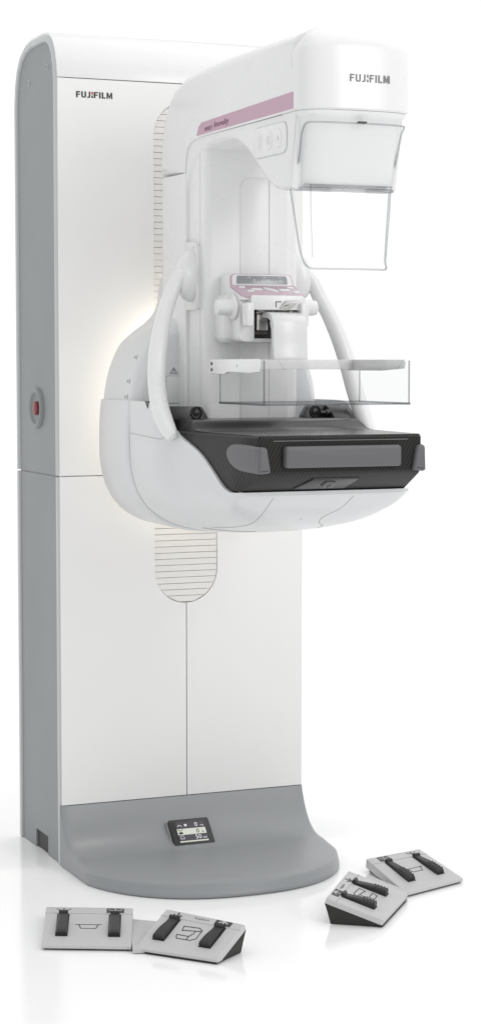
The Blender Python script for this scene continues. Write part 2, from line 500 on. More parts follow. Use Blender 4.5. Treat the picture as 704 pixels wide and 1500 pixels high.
# readout sunk into the foot
def foot_z(x, y):
    P = foot_prof(x)[:21]
    for a, b in zip(P, P[1:]):
        if b[0] <= y <= a[0]: return a[1] + (b[1] - a[1]) * (y - a[0]) / (b[0] - a[0] - 1e-9)
    return .04
dfr = Frame((-.0115, -.0745, .0655), (1, .0, 0), (0, .70, .71))
obj('display_surround', rslab(NB(), dfr, rrect(-.0565, .0575, -.041, .0425, .010), -.03, .0025, .0022), M['base'], mach, 40)
bez = obj('display_bezel', rslab(NB(), dfr, rrect(-.0525, .0525, -.0375, .0375, .006), .002, .0115, .002), M['black'], mach, 40)
def dsl(name, u0, u1, v0, v1, h, mat): return obj(name, slab(NB(), dfr, [(u0, v0), (u1, v0), (u1, v1), (u0, v1)], .01, h), mat, bez)
dsl('readout_row', -.037, .037, .0105, .028, .0122, M['lcd']); dsl('readout_row', -.037, .037, -.0075, .0095, .0122, M['lcdw'])
dsl('readout_row', -.037, .037, -.024, -.0085, .0122, M['lcd']); dsl('readout_bar', -.037, .037, -.0285, -.025, .0122, M['lcdw'])
def dtx(t, u, v, s, mat, wd=None):
    f = Frame(dfr.P(u, v, .0122), dfr.ex, dfr.ey); obj('readout_digits', text_bm(t, f, s, wd, .0003), mat, bez)
dtx('0', .012, .0135, .0115, M['lcdt']); dtx('deg', .0255, .0135, .0045, M['lcdt'], .009)
dtx('0', .012, -.005, .0115, M['lcdk']); dtx('N', .026, -.005, .005, M['lcdk'], .005)
dtx('50', .006, -.0215, .0115, M['lcdt']); dtx('mm', .0255, -.0215, .0045, M['lcdt'], .0095)
f0 = Frame(dfr.P(0, 0, .0122), dfr.ex, dfr.ey)
def dic(bm, mat): obj('readout_icon', bm, mat, bez)
dic(stroke(NB(), f0, [(-.033, .016), (-.030, .0195), (-.026, .0195), (-.023, .016)], .0012), M['lcdt'])
dic(slab(NB(), f0, rrect(-.015, -.009, .016, .022, .001, 2), 0, .0004), M['lcdt'])
dic(stroke(NB(), f0, [(-.033, -.011), (-.024, -.011)], .001), M['lcdt'])
dic(stroke(NB(), f0, [(-.033, -.014), (-.033, -.019), (-.024, -.019), (-.024, -.014)], .001), M['lcdt'])
dic(stroke(NB(), f0, [(-.035, .007), (-.031, .004), (-.027, .004), (-.023, .007)], .0013), M['lcdk'])
dic(slab(NB(), f0, rrect(-.034, -.024, -.0055, .000, .001, 2), 0, .0004), M['lcdk'])

# ------------------------------------------------------------------ rotating drum behind the arm
def drum_half():
    """right half of the drum outline (x, z) from bottom centre to the neck"""
    P = []
    w, zc, zb, n = .246, 1.05, .826, 2.8
    for k in range(17):
        a = -PI / 2 + k / 16 * PI / 2
        P.append((w * abs(math.cos(a)) ** (2 / n) if k else 0.0, zc - (zc - zb) * abs(math.sin(a)) ** (2 / n)))
    return P
low = drum_half()
cu = catmull([(.246, 1.05, 0), (.2435, 1.10, 0), (.240, 1.133, 0), (.233, 1.180, 0), (.218, 1.228, 0), (.196, 1.270, 0), (.163, 1.300, 0), (.132, 1.322, 0), (.110, 1.346, 0), (.099, 1.374, 0), (.094, 1.41, 0), (.092, 1.43, 0)], 4)
upper_half = [(p.x, p.y) for p in cu]
def ring_at(half, y, s, dx=0, cz=1.06, ztop=None):
    r = [(x * s, cz + (z - cz) * s) for x, z in half]
    full = [(-x, z) for x, z in reversed(r)] + [p for p in r if p[0] > 1e-6]
    return [(x, y, z) for x, z in full]
U = low[:-1] + upper_half
U2 = [(x * .975 if z > 1 else x * .975, z) for x, z in U]
up_part = [(x, z) for x, z in U if True]
rings = []
for y, s in ((-.062, .90), (-.068, .945), (-.078, .968), (-.09, .975), (-.255, .975), (-.266, .968), (-.274, .95), (-.283, .905), (-.287, .88)):
    rings.append(ring_at([(x, min(z, 1.43)) for x, z in U], y, s))
drum = obj('rotation_drum', loft(NB(), rings), M['plastic'], mach, 40)
# lower band of the drum, ending in a level edge at z = 1.133
def cut_half(half, zt):
    P = [p for p in half if p[1] < zt]
    return P + [(lerp(zt, [p[1] for p in half[8:]], [p[0] for p in half[8:]]), zt)]
H = cut_half(low[:-1] + upper_half, 1.133)
rings = []
for y, s in ((-.068, .955), (-.074, .985), (-.084, 1.0), (-.268, 1.0), (-.276, .994), (-.280, .982)):
    r = [(x * s, 1.05 + (z - 1.05) * s if z < 1.05 else z) for x, z in H]
    r[-1] = (r[-1][0], 1.133)
    rings.append([(x, y, z) for x, z in [(-x, z) for x, z in reversed(r)] + [p for p in r if p[0] > 1e-6]])
obj('drum_band', loft(NB(), rings), M['plastic'], mach, 40)
# angle marks on the drum rim
for z in (1.236, 1.180, 1.143):
    zs_ = [p[1] for p in upper_half]; xs_ = [p[0] for p in upper_half]
    def on(zz): return Vector((-lerp(zz, zs_, xs_) * .975, 0, 1.06 + (zz - 1.06) * .975))
    c_ = on(z); tg_ = (on(z + .006) - on(z - .006)).normalized(); c_.y = -.243
    fr = Frame(c_, (0, -1, 0), tg_)
    bm = NB(); stroke(bm, fr, [(.006, -.005), (.006, .005)], .0018, .0008, -.001); stroke(bm, fr, [(-.005, -.003), (-.005, .003)], .0012, .0008, -.001); stroke(bm, fr, [(-.012, -.002), (-.012, .002)], .0012, .0008, -.001)
    obj('angle_mark', bm, M['inkl'], drum)
# service hatch and warning triangle on the drum face
ff = Frame((-.131, -.2875, 1.157), (1, 0, 0), (0, 0, 1))
hatch = obj('service_hatch', rslab(NB(), ff, rrect(-.021, .014, -.030, .031, .002), -.003, .0022, .0012), M['white'], drum)
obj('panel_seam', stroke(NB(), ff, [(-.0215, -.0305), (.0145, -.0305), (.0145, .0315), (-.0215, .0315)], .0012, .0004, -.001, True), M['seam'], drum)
bm = NB(); stroke(bm, ff, [(-.012, .038), (.004, .038), (-.004, .051)], .0011, .0006, -.001, True); stroke(bm, ff, [(-.004, .041), (-.004, .047)], .0012, .0006, -.001)
obj('warning_triangle', bm, M['inkl'], drum)
obj('hatch_latch', lathe(NB(), [(0, .006), (.003, .0058), (.0035, .004)], ff.P(.016, -.004, 0), (0, -1, 0), 16, .6, 1.6), M['white'], drum)

# ------------------------------------------------------------------ lower detector housing (boat-shaped hull)
HY = [-.279, -.30, -.35, -.42, -.45, -.49, -.523, -.562, -.60, -.65, -.70, -.74, -.775, -.80, -.812]
HWD = [.2395, .242, .243, .243, .242, .235, .226, .2205, .2165, .211, .206, .2025, .200, .198, .196]
HB = [.838, .835, .834, .836, .838, .841, .844, .848, .853, .861, .872, .889, .910, .934, .9445]
HT = [1.133, 1.133, 1.133, 1.131, 1.120, 1.095, 1.071, 1.055, 1.043, 1.022, .990, .963, .9525, .9525, .9535]
hx, hw_ = smooth_curve(HY, HWD, 3); _, hb_ = smooth_curve(HY, HB, 3); _, ht_ = smooth_curve(HY, HT, 3)
rings = []
for y, w, zb, zt in zip(hx, hw_, hb_, ht_):
    zc = min(zt - .004, 1.05); n = lerp(-y, [.28, .55, .70, .80], [2.9, 3.0, 3.5, 3.8])
    r = [(-w, zt)]
    for k in range(41):
        a = k / 40 * PI
        cx = math.cos(PI - a); x = w * math.copysign(abs(cx) ** (2 / n), cx); zz = zc - (zc - zb) * max(0, math.sin(a)) ** (2 / n)
        r.append((x, zz))
    r.append((w, zt))
    zi = min(zt - .0006, 1.045); r += [(w - .010, zt), (w - .012, zi), (-w + .012, zi), (-w + .010, zt)]
    rings.append([(x, y, zz) for x, zz in r])
hull = obj('detector_housing', loft(NB(), rings), M['plastic'], mach, 45)
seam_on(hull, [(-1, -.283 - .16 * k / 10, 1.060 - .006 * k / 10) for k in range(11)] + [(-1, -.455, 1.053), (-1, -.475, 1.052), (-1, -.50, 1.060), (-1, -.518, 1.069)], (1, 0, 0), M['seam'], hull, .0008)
def under(pts): return [(x, y, .5) for x, y in pts]
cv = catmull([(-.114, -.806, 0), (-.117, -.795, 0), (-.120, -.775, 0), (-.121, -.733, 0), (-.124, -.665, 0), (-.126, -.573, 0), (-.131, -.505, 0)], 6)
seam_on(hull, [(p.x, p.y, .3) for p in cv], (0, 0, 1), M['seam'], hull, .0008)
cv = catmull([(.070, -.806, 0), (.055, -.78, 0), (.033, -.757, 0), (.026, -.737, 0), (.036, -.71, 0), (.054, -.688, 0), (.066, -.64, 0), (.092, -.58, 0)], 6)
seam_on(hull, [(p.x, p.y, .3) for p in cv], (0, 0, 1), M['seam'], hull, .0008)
# air slots under the housing
bm = NB()
me = hull.data; bvh = BVHTree.FromPolygons([v.co for v in me.vertices], [p.vertices[:] for p in me.polygons])
for k in range(17):
    t = k / 16; cx_, cy_ = -.131 + .068 * t, -.478 - .098 * t; P = []
    for j in range(4):
        h = bvh.ray_cast(Vector((cx_ + .010 * (j / 3 - .5), cy_ - .016 * (j / 3 - .5), .3)), Vector((0, 0, 1)))
        if h[0] is not None: P.append(h[0] + Vector((0, 0, .0002)))
    if len(P) > 1: tube(bm, P, .0011, 6)
obj('air_slots', bm, M['inkl'], hull)
obj('housing_screw', lathe(NB(), [(0, .006), (.001, .0055), (.0014, .003)], bvh.ray_cast(Vector((-.021, -.737, .3)), Vector((0, 0, 1)))[0] + Vector((0, 0, .001)), (0, -.35, -1), 16), M['shell'], hull)
# small black corner between drum band and handle
obj('corner_plug', prism(NB(), [(-.392, 1.1345), (-.418, 1.1345), (-.409, 1.118)], 'X', -.2445, -.238), M['black'], hull)

# ------------------------------------------------------------------ black detector tray
def wt(Y): return lerp(-Y, [.44, .50, .892], [.232, .2185, .185])
TY = [-.44, -.50, -.56, -.62, -.68, -.73, -.77, -.80, -.806, -.886, -.892]
TB = [1.03, 1.03, 1.02, 1.00, .975, .962, .957, .9545, .953, .991, .998]
rings = []
for y, zb in zip(TY, TB):
    w = wt(y) + (.0 if y > -.79 else 0)
    wb = w - .002
    if y < -.80: wb = w - .004
    zt = 1.0712; c = .004
    if y == -.892: zt = 1.067; w -= .003; wb -= .003
    rings.append([(-w + c, y, zt), (-w, y, zt - c), (-w, y, max(zb + .012, min(zt - .03, .996 if y < -.72 else zb + .03))), (-wb, y, zb), (wb, y, zb), (w, y, max(zb + .012, min(zt - .03, .996 if y < -.72 else zb + .03))), (w, y, zt - c), (w - c, y, zt)])
tray = obj('breast_support_tray', loft(NB(), rings), M['carbon'], mach, 28)
# plain dark top plate with the raised rear ledge
tp = [(-w_, y_) for w_, y_ in ((.178, -.886), (.1865, -.80), (.2035, -.62))] 
bm = NB()
prof = [(-.888, 1.0722), (-.70, 1.0722), (-.635, 1.0724), (-.612, 1.0735), (-.596, 1.077), (-.582, 1.084), (-.572, 1.0905), (-.560, 1.0945), (-.545, 1.0955), (-.43, 1.0955), (-.43, 1.060), (-.888, 1.060)]
def topw(y): return wt(y) - .004 if y < -.60 else lerp(-y, [.43, .54, .60], [.205, .200, wt(-.60) - .006])
loft(bm, [[(s * (topw(y) - (.004 if z > 1.085 else 0)), y, z) for y, z in prof] for s in (-1, -.97, .97, 1)])
obj('tray_top', bm, M['tray_top'], tray, 30)
# rear walls with a round lamp port either side of the neck
for s in (-1, 1):
    poly = fillet([(s * .113, 1.06), (s * .118, 1.10), (s * .132, 1.1225), (s * .212, 1.1235), (s * .222, 1.06)], [0, .01, .012, .006, 0], 5)
    w_ = obj('rear_wall', prism(NB(), poly, 'Y', -.452, -.425), M['tray_top'], tray, 30, .002, 2)
    obj('port_ring', lathe(NB(), [(-.002, .0145), (.003, .0142), (.004, .0125), (.001, .011), (-.0, 0)], (s * .145, -.452, 1.1085), (-.35 * 0, -1, 0), 24), M['black'], tray)
    obj('port_lens', lathe(NB(), [(0, .0095), (.0035, .007), (.005, 0)], (s * .145, -.452, 1.1085), (0, -1, 0), 20), M['black'], tray)
    if s > 0:   # wedge block outboard of the port
        wp = [(-.452, 1.06), (-.452, 1.1225), (-.468, 1.120), (-.505, 1.096), (-.505, 1.06)]
        obj('wedge_block', prism(NB(), wp, 'X', .170, .2135), M['tray_top'], tray, 30, .002, 2)
# right-hand plug between port and block
obj('port_plug', lathe(NB(), [(0, .004), (.012, .004), (.014, .007), (.022, .007)], (.148, -.475, 1.107), (1, 0, 0), 14), M['black'], tray)
# grey cushions
fr = Frame((0, -.892, 0), (1, 0, 0), (0, 0, 1))
obj('front_cushion', rslab(NB(), fr, rrect(-.131, .131, 1.0065, 1.0505, .008), -.001, .016, .006, 4), M['pad'], tray, 40)
obj('tray_seam', stroke(NB(), fr, [(-.152, 1.0615), (.152, 1.0615)], .0012, .0006, -.001), M['inkl'], tray)
for s in (-1, 1):
    # D-shaped cushion wrapping round the corner: swept from the flank to the front
    poly = catmull([(-.896, 1.050, 0), (-.86, 1.0525, 0), (-.81, 1.0535, 0), (-.775, 1.051, 0), (-.757, 1.040, 0), (-.757, 1.026, 0), (-.770, 1.012, 0), (-.795, 1.0015, 0), (-.83, .9965, 0), (-.896, .9945, 0)], 4)
    poly = [(p.x, p.y) for p in poly]
    bm = NB(); rings = []
    for k in range(6):
        a = k / 5 * PI / 2; off = .007 * math.sin(a); ins = .010 * (1 - math.cos(a))
        rings.append([(s * (wt(min(-.75, y)) - .002 + off), y, z) for y, z in inset(poly, ins)])
    loft(bm, rings)
    fp = fillet([(s * .161, .997), (s * .1905, .9945), (s * .1885, 1.050), (s * .170, 1.050)], [.006, .006, .008, .010], 4)
    if area2(fp) < 0: fp.reverse()
    b2 = NB(); rslab(b2, fr, fp, -.004, .011, .006, 4); join(bm, b2)
    obj('corner_cushion', bm, M['pad'], tray, 40)
# latch on the sloping underside
lf = Frame((-.012, -.845, .9725), (1, 0, 0), (0, -.92, .42))
obj('tray_latch', rslab(NB(), lf, [(-.066, -.028), (.052, -.028), (.064, .026), (-.040, .026)], -.004, .004, .002), M['black'], tray, 40)
obj('latch_knob', rslab(NB(), lf, rrect(-.010, .016, -.012, .014, .006), .002, .009, .003), M['pad'], tray, 40)
obj('latch_icon', stroke(stroke(NB(), lf, [(-.002, .002), (.008, .002)], .003, .0098, .008), lf, [(.003, -.005), (.003, .009)], .003, .0099, .008), M['ink'], tray)

# ------------------------------------------------------------------ C-arm
a_top = [(-.163, 1.40), (-.163, 1.587), (-.155, 1.651), (-.166, 1.725), (-.181, 1.773), (-.203, 1.809), (-.226, 1.830), (-.251, 1.845), (-.309, 1.863), (-.392, 1.8715), (-.551, 1.8755), (-.735, 1.876), (-.930, 1.874)]
a_low = [(-.930, 1.7195), (-.428, 1.7185), (-.392, 1.7165), (-.359, 1.711), (-.342, 1.699), (-.333, 1.682), (-.329, 1.660), (-.329, 1.648), (-.163, 1.648)]
cover = a_top[1:] + a_low[:-1]
cover[0] = (-.155, 1.648)
cover = [p for i, p in enumerate(cover) if i != 1]
wgt = [1 if (z > 1.73 or y > -.17) else 0 for y, z in cover]
wgt = [0 if abs(y + .930) < 1e-6 and z < 1.73 else w for (y, z), w in zip(cover, wgt)]
arm = obj('arm_cover', rprism(NB(), cover, 'X', -.122, .122, .026, wgt), M['white'], mach, 32)
# neck sides below the seam
nk = [(-.163, 1.28), (-.163, 1.6465), (-.327, 1.6465), (-.327, 1.07), (-.25, 1.07)]
neck = obj('neck_cover', rprism(NB(), fillet([(-.12, 1)] * 0 + [(-.122, -.163), (.122, -.163), (.122, -.329), (-.122, -.329)], [.03, .03, .006, .006], 5), 'Z', 1.08, 1.6465, .001), M['white'], mach, 35)
# front of the neck (rail cover), in a rear and a front half with a fine joint between
pr = fillet([(-.113, -.30), (.113, -.30), (.113, -.394), (-.113, -.394)], [.0, .0, .002, .002], 3)
obj('neck_cover', prism(NB(), pr, 'Z', 1.08, 1.70), M['white'], mach, 35)
pr = fillet([(-.113, -.396), (.113, -.396), (.113, -.430), (-.113, -.430)], [.002, .002, .026, .026], 8)
rail = obj('rail_cover', prism(NB(), pr, 'Z', 1.085, 1.70), M['white'], mach, 35)
fr = Frame((0, -.430, 0), (1, 0, 0), (0, 0, 1))
rp = fillet([(-.030, 1.087), (.085, 1.087), (.085, 1.632), (-.030, 1.632)], [0, 0, .03, .03], 7)
obj('rail_plate', rslab(NB(), fr, rp, -.001, .0022, .0012), M['white'], rail, 40)
obj('rail_slot', stroke(NB(), fr, [(.040, 1.10), (.040, 1.665)], .0022, .0028, .001), M['faint'], rail)
# lower shell: underside of the arm and the side of the tube head
lowp = [(-.31, 1.7182), (-.31, 1.60), (-.325, 1.60), (-.345, 1.640), (-.372, 1.670), (-.41, 1.688), (-.46, 1.697), (-.545, 1.6985), (-.590, 1.695), (-.625, 1.686), (-.667, 1.668), (-.711, 1.640), (-.755, 1.608), (-.785, 1.588), (-.815, 1.5745), (-.845, 1.5685), (-.905, 1.5665), (-.925, 1.7182)]
wl = [0 if z > 1.71 or y > -.33 else 1 for y, z in lowp]
lower = obj('arm_underside', rprism(NB(), lowp, 'X', -.1185, .1185, .012, wl), M['white'], mach, 32)
# mauve band on both flanks
for s in (-1, 1):
    bp = fillet([(-.400, 1.7225), (-.920, 1.7245), (-.920, 1.7575), (-.432, 1.7485), (-.414, 1.742)], [0, 0, 0, .012, .012], 4)
    band = obj('mauve_band', prism(NB(), bp, 'X', *sorted((s * .1205, s * .1228))), M['pink'], arm)
    bf = Frame((s * .1228, 0, 0), (0, -1, 0) if s < 0 else (0, 1, 0), (0, 0, 1))
    # small letters and script on the band
    if s < 0:
        f1 = Frame((-.1228, -.448, 1.7275), (0, -1, 0.005), (0, 0, 1)); obj('band_lettering', text_bm('AMULET', f1, .0085, .047, .0004), M['inkm'], arm)
        f2 = Frame((-.1228, -.503, 1.7262), (0, -1, 0.005), (0, 0, 1)); obj('band_lettering', text_bm('Innovality', f2, .0165, .085, .0004, .35), M['inkm'], arm)
        obj('band_lamp', lathe(NB(), [(0, .0022), (.0008, .002)], (-.1228, -.885, 1.742), (-1, 0, 0), 12), M['faint'], arm)
    # key pad on the flank of the head
    kf = Frame((s * .1187, -.80, 1.673), (0, s, 0), (0, 0, 1))
    kp = obj('key_pad', rslab(NB(), kf, rrect(-.082, .082, -.031, .031, .022, 8), -.002, .0035, .0025), M['white'], lower, 40)
    obj('panel_seam', stroke(NB(), kf, rrect(-.0825, .0825, -.0315, .0315, .022, 8), .0009, .0008, -.001, True), M['faint'], lower)
    for j, u in enumerate((-.050, 0, .047)):
        obj('arm_key', rslab(NB(), kf, [(u + .016 * math.cos(a) * (.75 if j == 0 else 1), .0195 * math.sin(a)) for a in [2 * PI * k / 24 for k in range(24)]], .003, .0052, .0016), M['white'], lower, 40)
    for j, u in enumerate((-.050, 0, .047)):
        uu = u * (1 if s < 0 else -1)
        bm = NB(); k2 = Frame(kf.P(uu if s < 0 else u, 0, .0052), kf.ex, kf.ey)
        if j == 0: stroke(bm, k2, [(-.004, .012), (.004, .009), (.004, -.010), (-.004, -.012)], .0013, .0004)
        elif j == 1: stroke(bm, k2, [(.006 * math.cos(a), .008 * math.sin(a)) for a in [2 * PI * k / 12 for k in range(12)]], .0013, .0004, -.0004, True)
        else: stroke(bm, k2, [(-.005, 0), (.005, 0)], .0018, .0004); stroke(bm, k2, [(0, .005), (0, -.005)], .0018, .0005)
        obj('key_icon', bm, M['faint'], lower)
    # arm joint boss
    pb = fillet([(-.331, 1.338), (-.399, 1.338), (-.399, 1.487), (-.331, 1.492)], [0, .006, .02, 0], 5)
    bs = obj('handle_boss', prism(NB(), pb, 'X', *sorted((s * .111, s * .1235))), M['white'], mach, 35, .002, 2)
    ell = []
    for k in range(9):
        t = k / 8 * PI / 2
        ell.append((.046 * math.sin(t), max(.012, .001 + math.cos(t) ** .8)))
    rings = []
    for h, r in ell:
        rings.append([(s * (.120 + h), -.370 - h * .35 + .031 * r * math.cos(a), 1.415 - h * .10 + .060 * r * math.sin(a)) for a in [2 * PI * k / 32 for k in range(32)]])
    obj('boss_cone', loft(NB(), rings), M['white'], bs, 50)
    obj('boss_screw', lathe(NB(), [(0, .0028), (.001, .0024)], (s * .1237, -.385, 1.477), (s, 0, 0), 12), M['shell'], bs)
    # curved grab handle
    hp = [(.140, -.385, 1.432), (.156, -.390, 1.418), (.170, -.392, 1.398), (.184, -.394, 1.368), (.200, -.404, 1.334), (.213, -.415, 1.298), (.223, -.426, 1.263), (.231, -.436, 1.229), (.2365, -.447, 1.194), (.240, -.461, 1.160), (.2425, -.481, 1.126), (.242, -.506, 1.095), (.239, -.530, 1.072), (.235, -.545, 1.058)]
    C = catmull([(s * x, y, z) for x, y, z in hp], 5)
    rr = [lerp(i / (len(C) - 1), [0, .08, .2, .5, .85, .95, 1], [.008, .014, .0175, .0200, .0200, .016, .010]) for i in range(len(C))]
    obj('grab_handle', tube(NB(), C, rr, 20, 1.0, Vector((0, 1, 0))), M['white'], mach, 60)

# ------------------------------------------------------------------ tube head front
def se(a, yb, yf, yc, n, m=40):
    """front half of a super-ellipse in plan: from (-a, yb) round the front yf to (a, yb)"""
    P = [(-a, yb)]
    for k in range(m + 1):
        t = PI - k / m * PI; cx = math.cos(t)
        P.append((a * math.copysign(abs(cx) ** (2 / n), cx), yc - (yc - yf) * math.sin(t) ** (2 / n) if math.sin(t) > 1e-6 else yc))
    P.append((a, yb)); return P
rings = []
zt, zb = 1.880, 1.7195
lv = [(zb, .003), (zb + .0035, 0), (zb + .06, 0), (1.815, 0)]
for k in range(1, 10):
    t = k / 9 * PI / 2
    lv.append((1.832 + .0575 * math.sin(t), .052 * (1 - math.cos(t))))
for z, d in lv:
    dom = d
    rings.append([(x, y, z - (x / .12) ** 2 * .009 * max(0, min(1, (z - 1.82) / .04))) for x, y in se(.1225 - d, -.926, -.982 + d * 1.1, -.915 - (.0 if d < .03 else 0), 3.3)])
for r in rings:
    pass
# rounded crown: the back edge stays on the arm cover, so only the front and sides draw in
head = obj('head_cover', loft(NB(), rings), M['white'], mach, 40)
hf = Frame((-.029, -.9815, 1.7745), (1, 0, 0), (0, 0, 1))
logo(hf, .089, .0152, M['inkl'], M['inkl'], head)
# collimator body below it, leaning back
rings = []
for z, a, yf, n in ((1.7190, .1190, -.976, 3.4), (1.712, .1185, -.974, 3.4), (1.706, .1130, -.967, 3.2), (1.69, .1105, -.962, 3.1), (1.64, .1065, -.948, 3.1), (1.60, .103, -.937, 3.1), (1.582, .102, -.934, 3.2), (1.575, .099, -.930, 3.2), (1.572, .095, -.925, 3.2)):
    rings.append([(x, y, z) for x, y in se(a, -.86, yf, -.905 + (1.7165 - z) * .12, n)])
coll = obj('collimator_body', loft(NB(), rings), M['satin'], mach, 40)

# ------------------------------------------------------------------ clear face shield
def shield_ring(z):
    ye = lerp(z, [1.40, 1.582, 1.694], [-.902, -.905, -.941]); h = lerp(z, [1.405, 1.582, 1.694], [.0905, .1050, .1105])
    wl = lerp(z, [1.412, 1.46, 1.54, 1.582, 1.592, 1.62, 1.694], [.0, .010, .020, .024, .016, .004, .002])
    yf = ye - .031
    P = []
    for k in range(31):
        t = PI - k / 30 * PI; cx = math.cos(t)
        P.append((h * math.copysign(abs(cx) ** (2 / 2.9), cx), ye - (ye - yf) * max(0, math.sin(t)) ** (2 / 2.9)))
    ex = .008 * wl / .024
    return [(-h - ex, ye + wl)] + P + [(h + ex, ye + wl)]
def sheet(levels, ring, th, corner=None):
    """thin curved sheet with real thickness; slot 0 = faces, slot 1 = cut edges"""
    bm = NB(); F = []; B = []
    for z in levels:
        r = ring(z)
        n = len(r); fr_, bk = [], []
        for i, (x, y) in enumerate(r):
            a = Vector(r[max(0, i - 1)]); b = Vector(r[min(n - 1, i + 1)]); t = (b - a).normalized(); nn = Vector((-t.y, t.x))
            zz = z
            if corner: zz = corner(z, x)
            fr_.append(bm.verts.new((x, y, zz))); bk.append(bm.verts.new((x + nn.x * th, y + nn.y * th, zz)))
        F.append(fr_); B.append(bk)
    n = len(F[0])
    for a, b in zip(range(len(F) - 1), range(1, len(F))):
        for i in range(n - 1):
            bm.faces.new((F[a][i], F[a][i + 1], F[b][i + 1], F[b][i])).material_index = 0
            bm.faces.new((B[a][i], B[b][i], B[b][i + 1], B[a][i + 1])).material_index = 0
        for i in (0, n - 1): bm.faces.new((F[a][i], F[b][i], B[b][i], B[a][i])).material_index = 1
    for L_ in (0, len(F) - 1):
        for i in range(n - 1): bm.faces.new((F[L_][i], B[L_][i], B[L_][i + 1], F[L_][i + 1])).material_index = 1
    return bm, F
zs = [1.408, 1.4086, 1.410, 1.4125, 1.416, 1.421, 1.427, 1.434, 1.442, 1.46, 1.49, 1.52, 1.55, 1.57, 1.582, 1.587, 1.592, 1.60, 1.62, 1.65, 1.661, 1.669, 1.676, 1.682, 1.687, 1.6905, 1.693, 1.6941, 1.6945]
def cornered(z):
    r = shield_ring(z); rad = .022 if z > 1.6 else .028
    lo, hi = 1.408, 1.6945
    k = 1
    if z < lo + rad: d = (lo + rad - z); k = None; cut = rad - math.sqrt(max(0, rad * rad - d * d))
    elif z > hi - rad: d = z - (hi - rad); k = None; cut = rad - math.sqrt(max(0, rad * rad - d * d))
    else: return r
    # walk the curve and trim both ends by arc length, which rounds the corners of the sheet
    P = [Vector((x, y, 0)) for x, y in r]; Q = []
    for a, b in zip(P, P[1:]):
        for k_ in range(12): Q.append(a.lerp(b, k_ / 12))
    Q.append(P[-1]); ln = [0]
    for a, b in zip(Q, Q[1:]): ln.append(ln[-1] + (b - a).length)
    out = []; j = 0
    for i in range(len(r)):
        t = cut + (ln[-1] - 2 * cut) * i / (len(r) - 1)
        while j < len(ln) - 2 and ln[j + 1] < t: j += 1
        q = Q[j].lerp(Q[j + 1], min(1, max(0, (t - ln[j]) / max(1e-9, ln[j + 1] - ln[j])))); out.append((q.x, q.y))
    return out
bm, F = sheet(zs, cornered, .0026)
# outline of the sheet for its polished rim
outl = [F[i][0].co.copy() for i in range(len(F))] + [v.co.copy() for v in F[-1][1:]] + [F[i][-1].co.copy() for i in reversed(range(len(F) - 1))] + [v.co.copy() for v in reversed(F[0][1:-1])]
shield = obj('face_shield', bm, [M['clear'], M['edge']], mach, 60)
P = [p for i, p in enumerate(outl) if (p - outl[i - 1]).length > 1e-5]
bm = NB(); n = len(P); rg = []
for i, p in enumerate(P):
    t = (P[(i + 1) % n] - P[i - 1]).normalized(); s_ = t.cross(Vector((0, -1, .1))); s_.normalize(); q = s_.cross(t).normalized()
    rg.append([p + (s_ * math.cos(a) + q * math.sin(a)) * .0019 for a in [2 * PI * k / 8 for k in range(8)]])
loft(bm, rg, False, True, True)
obj('shield_rim', bm, M['rim'], shield, 60)
# inner side ribs of the shield and the clear ledge that hooks it under the head
for s in (-1, 1):
    C = [(s * lerp(z, [1.43, 1.52, 1.575], [.082, .088, .0895]), lerp(z, [1.43, 1.575], [-.925, -.931]), z) for z in (1.43, 1.46, 1.49, 1.52, 1.55, 1.575)]
    obj('shield_rib', tube(NB(), C, .0011, 6), M['rim'], shield)
pl = se(.1045, -.885, -.934, -.905, 3.2)
obj('shield_ledge', loft(NB(), [[(x, y, z) for x, y in pl] for z in (1.5655, 1.5705)]), [M['rim']], shield, 40)
bm = NB()
for y, w_ in ((-.939, .098), (-.925, .092)): tube(bm, catmull([(-w_, y + .02, 1.576), (-w_ * .8, y, 1.5745), (0, y - .002, 1.5745), (w_ * .8, y, 1.5745), (w_, y + .02, 1.576)], 4), .0013, 6)
obj('shield_hook', bm, M['rim'], shield, 40)
obj('shield_catch', box(NB(), -.008, .010, -.9815, -.974, 1.694, 1.6975), M['ink'], shield)

# ------------------------------------------------------------------ compression unit
cp = fillet([(-.091, -.43), (.091, -.43), (.091, -.492), (-.091, -.492)], [0, 0, .018, .018], 6)
bm = NB(); rings = []
for z, d in ((1.262, .016), (1.264, .009), (1.270, .003), (1.278, 0), (1.352, 0), (1.364, .003), (1.371, .010), (1.373, .018)):
    rings.append([(x, y, z) for x, y in [(x * (1 - d / .091), y + (d if y < -.44 else 0)) for x, y in cp]])
carr = obj('compression_carriage', loft(bm, rings), M['white'], mach, 40)
# jaw block that holds the paddle
bm = NB(); prism(bm, rrect(-.058, .068, 1.335, 1.366, .006), 'Y', -.560, -.48); obj('jaw_block', bm, M['white'], carr, 40, .003, 2)
bm = NB(); prism(bm, fillet([(-.075, 1.266), (-.041, 1.266), (-.041, 1.366), (-.077, 1.366)], [.012, .003, .001, .003], 5), 'Y', -.535, -.48); obj('jaw_block', bm, M['white'], carr, 40, .005, 3)
obj('jaw_block', prism(NB(), fillet([(.064, 1.266), (.077, 1.266), (.077, 1.366), (.064, 1.366)], [.002, .006, .003, .001], 5), 'Y', -.535, -.48), M['white'], carr, 40, .004, 3)
obj('jaw_sill', prism(NB(), rrect(-.041, .064, 1.265, 1.2725, .002), 'Y', -.530, -.48), M['white'], carr, 40, .002, 2)
obj('jaw_cavity', box(NB(), -.041, .064, -.4945, -.47, 1.272, 1.336), M['pad'], carr)
bm = NB(); box(bm, -.030, -.004, -.525, -.49, 1.290, 1.330); obj('clamp_block', bm, M['chrome'], carr, 40, .002, 2)
